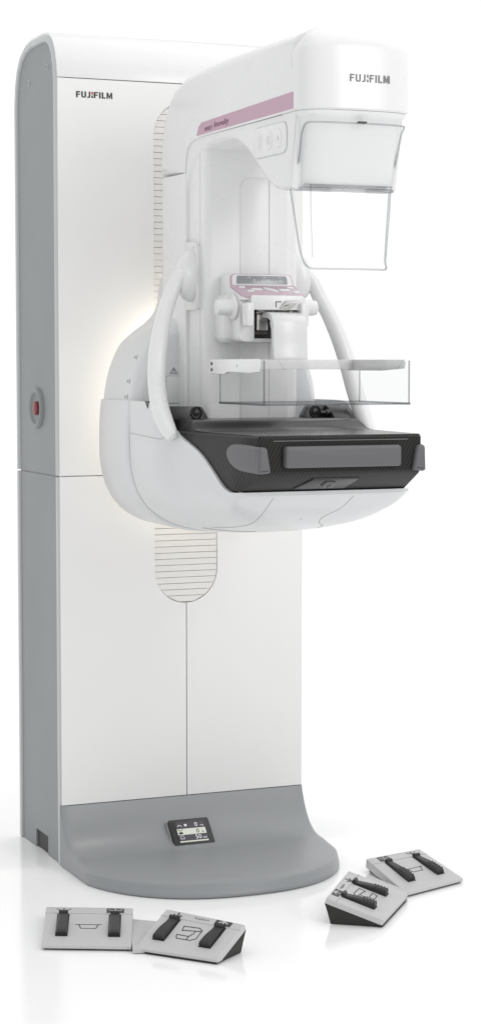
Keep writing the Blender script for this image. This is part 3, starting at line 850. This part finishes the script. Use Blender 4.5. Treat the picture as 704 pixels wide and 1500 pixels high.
bm = NB(); box(bm, -.036, -.002, -.520, -.492, 1.281, 1.2895); box(bm, -.039, -.031, -.515, -.492, 1.282, 1.334); box(bm, -.036, -.012, -.534, -.50, 1.3265, 1.3345)
obj('clamp_bracket', bm, M['steel'], carr, 40, .001, 1)
obj('clamp_stop', box(NB(), .055, .062, -.525, -.492, 1.325, 1.335), M['steel'], carr, 40, .001, 1)
obj('clamp_bar', tube(NB(), [(-.035, -.540, 1.3335), (.062, -.540, 1.3335)], .0032, 10), M['chrome'], carr)
bm = NB(); lathe(bm, [(0, .006), (.012, .006)], (.010, -.540, 1.3335), (1, 0, 0), 12); box(bm, .038, .050, -.546, -.534, 1.328, 1.337); obj('clamp_stop', bm, M['steel'], carr)
fr = Frame((.020, -.5615, 1.346), (1, 0, 0), (0, -.45, .9))
obj('release_lever', rslab(NB(), fr, [(-.014, -.009), (.014, -.009), (.030, .008), (.002, .008)], -.004, .004, .002), M['chrome'], carr, 40)
obj('lever_slot', stroke(NB(), Frame((0, -.560, 0), (1, 0, 0), (0, 0, 1)), [(.000, 1.341), (.000, 1.352), (.012, 1.3525)], .002, .0006), M['ink'], carr)
for s in (-1, 1):
    obj('knob', lathe(NB(), [(0, .024), (.002, .0275), (.006, .028), (.009, .0255), (.011, .020), (.024, .0185), (.038, .0172), (.043, .016), (.045, .012), (.0455, 0)], (s * .076, -.508, 1.341), (s, 0, 0), 36), M['white'], carr, 40)
    tf = Frame((s * .0655, -.560, 0), (1, 0, 0), (0, 0, 1))
    obj('side_tab', rslab(NB(), tf, fillet([(-.0082, 1.297), (.0082, 1.297), (.0105, 1.350), (-.0105, 1.350)], [.008, .008, .006, .006], 6), -.012, .012, .004, 4), M['white'], carr, 40)
# sloping control panel on top
pn = obj('control_panel', loft(NB(), [
    [(-.079, -.43, 1.352), (.079, -.43, 1.352), (.079, -.43, 1.4125), (-.079, -.43, 1.4125)],
    [(-.079, -.47, 1.352), (.079, -.47, 1.352), (.076, -.474, 1.4135), (-.076, -.474, 1.4135)],
    [(-.081, -.483, 1.353), (.081, -.483, 1.353), (.077, -.483, 1.3885), (-.077, -.483, 1.3885)],
    [(-.075, -.551, 1.356), (.075, -.551, 1.356), (.075, -.551, 1.3625), (-.075, -.551, 1.3625)]]), M['white'], mach, 30, .003, 3)
# status window, nearly upright
wf = Frame((0, -.4795, 1.4005), (1, 0, 0), (0, .30, .95))
obj('window_frame', rslab(NB(), wf, fillet([(-.0765, -.0135), (.0765, -.0135), (.0735, .0155), (-.0735, .0155)], [.003, .003, .013, .013], 6), -.004, .0035, .002), M['pinkg'], pn, 40)
obj('window_frame', rslab(NB(), wf, fillet([(-.0735, -.0125), (.0735, -.0125), (.0705, .0132), (-.0705, .0132)], [.003, .003, .011, .011], 6), -.002, .0046, .001), M['white'], pn, 40)
obj('status_window', rslab(NB(), wf, fillet([(-.063, -.0095), (.061, -.0095), (.060, .0102), (-.060, .0102)], [.004, .004, .005, .005], 5), .0, .0053, .0005), M['led'], pn, 40)
for t, u, s_, w_ in (('0', -.022, .008, .006), ('mm', -.013, .003, .007), ('0', .012, .008, .006), ('N', .020, .003, .003), ('140', .034, .008, .017)):
    obj('status_digits', text_bm(t, Frame(wf.P(u, -.006, .0053), wf.ex, wf.ey), s_, w_, .0003), M['ledt'], pn)
f1 = Frame(wf.P(0, 0, .0053), wf.ex, wf.ey)
for u in (-.034, .003, .040): obj('status_mark', stroke(NB(), f1, [(u, .0062), (u + .007, .0062)], .0014, .0003), M['ledt'], pn)
# sloping mauve key deck
d0 = Vector((0, -.4865, 1.3885)); d1 = Vector((0, -.551, 1.3640))
kd = Frame((d0 + d1) / 2 + Vector((0, 0, .0005)), (1, 0, 0), (d0 - d1))
hl = (d0 - d1).length / 2
obj('key_deck', rslab(NB(), kd, fillet([(-.0745, -hl - .002), (.0745, -hl - .002), (.078, hl), (-.078, hl)], [.008, .008, .002, .002], 5), -.004, .0022, .0015), M['pinkg'], pn, 40)
for u, v, a, b, rot in ((-.057, .018, .010, .0062, 0), (-.046, -.008, .010, .0062, 0), (-.0265, .004, .0165, .0082, 0), (.006, .002, .021, .0088, -42), (.038, .0, .0165, .0082, 0), (.059, .016, .010, .006, 0), (.061, -.014, .011, .0062, 0)):
    c, s_ = math.cos(R(rot)), math.sin(R(rot)); pts = []; a *= .84; b *= .74
    for k in range(28):
        t = 2 * PI * k / 28; x_, y_ = a * math.copysign(abs(math.cos(t)) ** .75, math.cos(t)), b * math.copysign(abs(math.sin(t)) ** .75, math.sin(t))
        pts.append((u + x_ * c - y_ * s_, v + x_ * s_ + y_ * c))
    obj('panel_key', rslab(NB(), kd, pts, .001, .0045, .002), M['white'], pn, 40)

# ------------------------------------------------------------------ compression paddle
PW, PF, PB, Z0, Z1 = .166, -.874, -.638, 1.133, 1.226
bm = NB()
def pbox(*a):
    b = box(NB(), *a); b.faces.ensure_lookup_table()
    ar = sorted(b.faces, key=lambda f: -f.calc_area())
    for f in ar[2:]: f.material_index = 1
    return b
th = .003
join(bm, pbox(-PW, PW, PF, PB, Z0, Z0 + th))
for s in (-1, 1): join(bm, pbox(*sorted((s * PW, s * (PW - th))), PF + th, PB - th, Z0 + th + .0002, 1.2245))
join(bm, pbox(-PW, PW, PB - th, PB, Z0 + th + .0002, 1.2245))
fw = fillet([(-PW, Z0 + th + .0002), (PW, Z0 + th + .0002), (PW, Z1), (.152, Z1), (.135, 1.2035), (-.118, 1.2035), (-.135, Z1), (-PW, Z1)], [0, 0, .002, .004, .012, .012, .006, .002], 4)
b2 = prism(NB(), fw, 'Y', PF, PF + th)
for f in b2.faces:
    f.material_index = 0 if abs(f.normal.y) > .5 or abs(f.calc_center_median().y - (PF + th / 2)) > th * .45 else 1
join(bm, b2)
padl = obj('compression_paddle', bm, [M['clear'], M['edge']], mach, 30)
# moulded corner posts and bottom rim catch the light
bm = NB()
for s in (-1, 1):
    tube(bm, [(s * (PW - .0015), PF + .0015, Z0 + .003), (s * (PW - .0015), PF + .0015, Z1 - .002)], .0019, 8)
    tube(bm, [(s * (PW - .0015), PB - .0015, Z0 + .003), (s * (PW - .0015), PB - .0015, Z1 - .004)], .0015, 8)
loop = [(-PW, PF, Z0 + .0015), (PW, PF, Z0 + .0015), (PW, PB, Z0 + .0015), (-PW, PB, Z0 + .0015)]
for a, b in zip(loop, loop[1:] + loop[:1]): tube(bm, [a, b], .0023, 8)
obj('paddle_rim', bm, M['edge'], padl, 50)
# white carrier: two side arms and a back beam joined to the tongue
for s in (-1, 1):
    ap = [(-.590, 1.1965), (-.590, 1.2265), (-.846, 1.2275), (-.850, 1.222), (-.846, 1.2005), (-.800, 1.1985), (-.690, 1.2005), (-.672, 1.1955)] if s < 0 else [(-.590, 1.2025), (-.590, 1.2265), (-.860, 1.2265), (-.865, 1.221), (-.860, 1.2075), (-.76, 1.2025)]
    obj('carrier_arm', prism(NB(), ap, 'X', *sorted((s * (PW - .004), s * (PW + .003 if s < 0 else PW - .008)))), M['white'], padl, 35, .002, 2)
obj('carrier_beam', box(NB(), -.158, .158, -.622, -.600, 1.205, 1.2262), M['frost'], padl, 35, .002, 2)
for z in (1.2175, 1.2045):
    obj('carrier_screw', lathe(NB(), [(0, .0038), (.0012, .0034), (.0015, .002)], (-PW - .003, -.602, z), (-1, 0, 0), 12), M['ink'], padl)
obj('carrier_screw', lathe(NB(), [(0, .0016), (.0006, .0014)], (-PW - .003, -.742, 1.2135), (-1, 0, 0), 10), M['ink'], padl)
tg = catmull([(-.53, 1.330, 0), (-.565, 1.329, 0), (-.585, 1.318, 0), (-.592, 1.300, 0), (-.594, 1.26, 0), (-.597, 1.2265, 0)], 4)
tp_ = [(p.x, p.y) for p in tg]; inn = [(y + .014 if z < 1.318 else y + .006, z - (.012 if z > 1.30 else 0)) for y, z in tp_]
obj('paddle_tongue', prism(NB(), tp_ + list(reversed(inn)), 'X', -.020, .060), M['white'], padl, 30, .002, 2)

# soft courtesy light tucked between drum and column: the warm wash on the front panels
def lamp(name, typ, loc, energy, col, size, rot=(0, 0, 0), **k):
    l = bpy.data.lights.new(name, typ); l.energy = energy; l.color = col
    if typ == 'AREA':
        l.shape = 'RECTANGLE'; l.size, l.size_y = size if isinstance(size, tuple) else (size, size)
    else: l.shadow_soft_size = size; l.specular_factor = 0
    o = bpy.data.objects.new(name, l); COL.objects.link(o); o.location = loc; o.rotation_euler = rot
    return o
GLOW = (1, .91, .80)
for x, z, e in ((-.02, 1.24, 1.2), (-.04, 1.14, 1.6), (-.04, 1.04, 1.3), (-.02, .96, .6)):
    lamp('courtesy_lamp', 'POINT', (x, -.052, z), e, GLOW, .02)

# ================================================================== foot switches
def foot_switch(label, panels, link, mirror):
    cx = sum(p[0] for q in panels for p in q['q']) / 8; cy = sum(p[1] for q in panels for p in q['q']) / 8
    t = thing('foot_switch', label, 'foot switch', (cx, cy, 0), 'two-panel foot switches on the floor')
    o = Vector((cx, cy, 0))
    lb = NB(); loft(lb, [[(x - cx, y - cy, z) for x, y in link['q']] for z in (.0015, link['z'])])
    obj('link_plate', lb, M['switch'], t, 40, .002, 2)
    for p in panels:
        q = [Vector(a) - o for a in p['q']]           # header-left, header-right, front-right, front-left
        W = ((q[1] - q[0]).length + (q[2] - q[3]).length) / 2; D = ((q[3] - q[0]).length + (q[2] - q[1]).length) / 2
        nrm = (q[1] - q[0]).cross(q[3] - q[0]); nrm.normalize()
        if nrm.z < 0: nrm = -nrm
        def S(u, v, h=0, q=q, nrm=nrm):
            return (q[0] * (1 - u) + q[1] * u) * (1 - v) + (q[3] * (1 - u) + q[2] * u) * v + nrm * h
        def quad(bm, pts, h0, h1, S=S):
            if area2([(a, -b) for a, b in pts]) < 0: pts = list(reversed(pts))
            return loft(bm, [[S(u, v, h0) for u, v in pts], [S(u, v, h1) for u, v in pts]])
        def line(bm, pts, w, h=.0007, closed=False, S=S, W=W, D=D):
            P = [Vector((a * W, b * D)) for a, b in pts]
            for i, (a, b) in enumerate(list(zip(P, P[1:] + (P[:1] if closed else [])))):
                d = (b - a)
                if d.length < 1e-7: continue
                d.normalize(); n = Vector((-d.y, d.x)) * w / 2; e = d * w * .3
                quad(bm, [((c.x) / W, (c.y) / D) for c in (a - e - n, b + e - n, b + e + n, a - e + n)], -.0003, h + (i % 2) * .00007)
            return bm
        # tilted top plate
        e = .01
        pl = NB(); G = 8; T_ = .011 if p['q'][0][2] > .04 else .014
        T_ += .008 if p['kind'] == 'paddle' else .003
        gv = [[[pl.verts.new(S(i / G, j / G, h if h == 0 else -min(T_, S(i / G, j / G).z - .0035))) for i in range(G + 1)] for j in range(G + 1)] for h in (-T_, 0)]
        for L_ in gv:
            for j in range(G):
                for i in range(G): pl.faces.new((L_[j][i], L_[j][i + 1], L_[j + 1][i + 1], L_[j + 1][i]))
        rim_ = [(0, i) for i in range(G)] + [(j, G) for j in range(G)] + [(G, i) for i in range(G, 0, -1)] + [(j, 0) for j in range(G, 0, -1)]
        for (a, b), (c, d) in zip(rim_, rim_[1:] + rim_[:1]): pl.faces.new((gv[0][a][b], gv[0][c][d], gv[1][c][d], gv[1][a][b]))
        plate = obj('switch_plate', pl, M['switch'], t, 30, .003, 3)
        # black tub under the plate
        bot = [S(u, v) for u, v in ((.03, .06), (.97, .06), (.97, .97), (.03, .97))]
        topq = [S(u, v, -.0105) for u, v in ((.006, .006), (.994, .006), (.994, .994), (.006, .994))]
        midq = [S(u, v, -.014) for u, v in ((.004, .004), (.996, .004), (.996, .996), (.004, .996))]
        bb = NB(); mz = [min(m.z, S(a_, b_).z - .012) for m, (a_, b_) in zip(midq, ((0, 0), (1, 0), (1, 1), (0, 1)))]; loft(bb, [[(b.x, b.y, .001) for b in bot], [Vector((b.x, b.y, .0)) * .6 + Vector((m.x, m.y, 0)) * .4 + Vector((0, 0, max(.003, m.z * .45))) for b, m in zip(bot, midq)], [(m.x, m.y, max(.004, m.z)) for m in midq], [(m.x, m.y, max(.0045, m.z)) for m in topq]])
        obj('switch_tub', bb, M['switch_edge'], t, 30)
        obj('header_groove', line(NB(), [(.005, .175), (.995, .175)], .0022, .0005), M['seam'], plate)
        obj('header_frame', line(NB(), [(.06, .03), (.94, .03), (.94, .165), (.06, .165)], .0012, .0004, True), M['faint'], plate)
        dark_u = p['dark']; us = p['us']
        for u in us:
            uw = p['pw'] / 2
            # the well the pedal sits in, then the ribbed rubber lever
            obj('pedal_well', quad(NB(), [(u - uw - .008, .195), (u + uw + .008, .195), (u + uw + .008, p['v1'] + .02), (u - uw - .008, p['v1'] + .02)], -.002, .0006), M['rubber'], plate)
            bm = NB(); rings = []
            n = 22
            for k in range(n + 1):
                s = k / n; v = .185 + (p['v1'] - .185) * s
                wv = uw * (.78 + .22 * min(1, s * 1.6)) 
                h = .004 + p['ph'] * math.sin(min(1, s * 1.15) * PI / 2) ** 1.3
                if p['ribs'] and s > .5: h += .0022 * (1 if k % 2 else -.3)
                if k == n: h *= .75
                rings.append([S(u - wv, v, -.001), S(u - wv, v, h * .7), S(u - wv * .75, v, h), S(u + wv * .75, v, h), S(u + wv, v, h * .7), S(u + wv, v, -.001)])
            ped = obj('pedal', loft(bm, rings), M['rubber'], t, 25)
            bm = NB(); a = S(u - uw * .8, .20, .004); b = S(u + uw * .8, .20, .004); tube(bm, [a, b], .0052, 12); obj('pedal_hinge', bm, M['rubber'], ped)
        # symbols
        for u in us:
            dk = abs(u - dark_u) < 1e-6
            if dk: obj('symbol_box', quad(NB(), [(u - .10, .028), (u + .10, .028), (u + .10, .150), (u - .10, .150)], -.0003, .0005), M['ink'], plate)
            ink = M['switch'] if dk else M['ink']
            hh = .0011 if dk else .0007; bm = NB()
            if p['kind'] == 'paddle':
                line(bm, [(u, .045), (u, .14)], .0026, hh); line(bm, [(u - .08, .06), (u - .05, .09), (u - .02, .09)], .002, hh); line(bm, [(u + .08, .06), (u + .05, .09), (u + .02, .09)], .002, hh); line(bm, [(u - .02, .115), (u, .14), (u + .02, .115)], .0022, hh)
            else:
                y0, y1 = (.140, .045) if dk else (.045, .145); m_ = (y1 - y0)
                line(bm, [(u, y0), (u, y1)], .0036, hh); line(bm, [(u - .05, y1 - m_ * .45), (u, y1), (u + .05, y1 - m_ * .45)], .0034, hh)
            obj('symbol', bm, ink, plate)
        bm = NB()
        c0, c1 = us[0] * .5 + us[1] * .5, .45
        f = -1 if mirror else 1
        if p['kind'] == 'paddle':
            line(bm, [(c0 - .15, .47), (c0 - .11, .47), (c0 - .085, .57), (c0 + .085, .57), (c0 + .11, .47), (c0 + .15, .47)], .002); line(bm, [(c0 - .11, .472), (c0 + .11, .472)], .0018)
        else:
            pts = [(-.12, -.12), (.07, -.14), (.12, -.09), (.12, .13), (.07, .19), (-.10, .19), (-.13, .10), (.02, .10), (.05, .02), (.05, -.05), (-.06, -.03), (-.10, -.01)]
            line(bm, [(c0 + f * a, .45 + b) for a, b in pts], .0018, .0007, True)
            line(bm, [(c0 + f * .05, -.05 + .45), (c0 + f * .12, .38)], .002); line(bm, [(c0 + f * .02, .55), (c0 + f * .02, .64)], .002)
        obj('symbol', bm, M['ink'], plate)
        if p['kind'] == 'arm':
            # tiny maker's name in the header
            u0 = .40
            a = S(u0, .12, 0); ex = S(u0 + .1, .12, 0) - a; ey = S(u0, .02, 0) - a
            fr_ = Frame(a, ex, ey)
            if fr_.n.z < 0: fr_ = Frame(a, ex, -ey)
            obj('plate_lettering', text_bm('FUJIFILM', fr_, .0065, .036, .0006), M['inkl'], plate)
    return t

foot_switch('light grey foot switch lying at lower left before the base, its panels side by side',
    [dict(q=[(-.494, -.433, .026), (-.322, -.518, .026), (-.408, -.746, .012), (-.577, -.664, .012)], us=(.21, .80), pw=.125, v1=.76, ph=.008, ribs=False, dark=.80, kind='paddle'),
     dict(q=[(-.301, -.668, .06), (-.194, -.844, .06), (-.281, -.904, .012), (-.405, -.758, .012)], us=(.19, .76), pw=.135, v1=.74, ph=.008, ribs=False, dark=.76, kind='arm')],
    dict(q=[(-.345, -.545), (-.262, -.615), (-.37, -.775), (-.412, -.765)], z=.012), False)
foot_switch('light grey foot switch to the right of the round grey base, angled with ribbed pedals',
    [dict(q=[(.337, -.337, .03), (.503, -.297, .03), (.498, -.526, .012), (.311, -.593, .012)], us=(.27, .78), pw=.12, v1=.76, ph=.008, ribs=True, dark=.27, kind='paddle'),
     dict(q=[(.05, -.721, .06), (.198, -.527, .06), (.303, -.621, .018), (.152, -.795, .018)], us=(.24, .72), pw=.115, v1=.74, ph=.008, ribs=True, dark=.24, kind='arm')],
    dict(q=[(.20, -.50), (.30, -.43), (.318, -.585), (.295, -.63)], z=.016), True)

# ================================================================== studio: white floor, light, camera
fm, nt, p = _new('white_studio_floor')
N, L = nt.nodes, nt.links
tc = N.new('ShaderNodeTexCoord'); nz = N.new('ShaderNodeTexNoise'); nz.inputs['Scale'].default_value = 3; L.new(tc.outputs['Object'], nz.inputs['Vector'])
mr = N.new('ShaderNodeMapRange'); mr.inputs['To Min'].default_value = .10; mr.inputs['To Max'].default_value = .16; L.new(nz.outputs['Fac'], mr.inputs['Value']); L.new(mr.outputs['Result'], p.inputs['Roughness'])
p.inputs['Base Color'].default_value = (.955, .955, .955, 1); p.inputs['Specular IOR Level'].default_value = .5
bm = NB(); S_ = 30
v = [bm.verts.new(c) for c in ((-S_, -S_, 0), (S_, -S_, 0), (S_, S_, 0), (-S_, S_, 0))]; bm.faces.new(v)
floor = obj('floor', bm, fm); floor['kind'] = 'structure'

w = bpy.data.worlds.new('World'); scene.world = w; w.use_nodes = True
nt = w.node_tree; N, L = nt.nodes, nt.links; bg = nt.nodes['Background']
bg.inputs['Color'].default_value = (1, 1, 1, 1)
# white studio surround, dimmed towards camera left, added to shade the left flanks
tc = N.new('ShaderNodeTexCoord'); dt = N.new('ShaderNodeVectorMath'); dt.operation = 'DOT_PRODUCT'
L.new(tc.outputs['Generated'], dt.inputs[0]); dt.inputs[1].default_value = Vector((-.85, -.50, -.05)).normalized()
mr = N.new('ShaderNodeMapRange'); mr.interpolation_type = 'SMOOTHSTEP'
for k, v_ in (('From Min', .1), ('From Max', .9), ('To Min', 1.05), ('To Max', .80)): mr.inputs[k].default_value = v_
L.new(dt.outputs['Value'], mr.inputs['Value']); L.new(mr.outputs['Result'], bg.inputs['Strength'])

lamp('added_overhead_fill', 'AREA', (.9, -.6, 4.6), 36, (1, .995, .985), (4, 4), (R(8), R(10), 0))  # unseen area lamp, added to lift the floor to white
kl = Vector((1.8, -5.0, 3.0)); kt = Vector((0, -.3, 1.1))
key = lamp('added_front_fill', 'AREA', kl, 42, (1, .99, .98), (1.1, 2.6)); key.rotation_euler = (kt - kl).to_track_quat('-Z', 'Y').to_euler()  # unseen area lamp, added to brighten the white fronts and near floor

cam = bpy.data.cameras.new('camera'); co_ = bpy.data.objects.new('camera', cam); COL.objects.link(co_)
yaw, pitch, roll = R(22.9425829), R(4.26786287), R(-.0215531)
d = Vector((math.sin(yaw) * math.cos(pitch), math.cos(yaw) * math.cos(pitch), -math.sin(pitch)))
co_.location = (-1.80970473, -4.63641504, 1.22369526)
co_.rotation_euler = d.to_track_quat('-Z', 'Y').to_euler()
cam.sensor_fit = 'VERTICAL'; cam.sensor_height = 24; cam.lens = 24 * 2969.50268 / 1500
cam.clip_start = .1; cam.clip_end = 200
scene.camera = co_

scene.view_settings.view_transform = 'Standard'; scene.view_settings.look = 'None'
scene.view_settings.exposure = 0; scene.view_settings.gamma = 1
cy = scene.cycles
cy.use_denoising = True; cy.blur_glossy = 1.0; cy.glossy_bounces = 4; cy.max_bounces = 10; cy.transparent_max_bounces = 24; cy.caustics_reflective = False; cy.caustics_refractive = False
cy.sample_clamp_indirect = 4
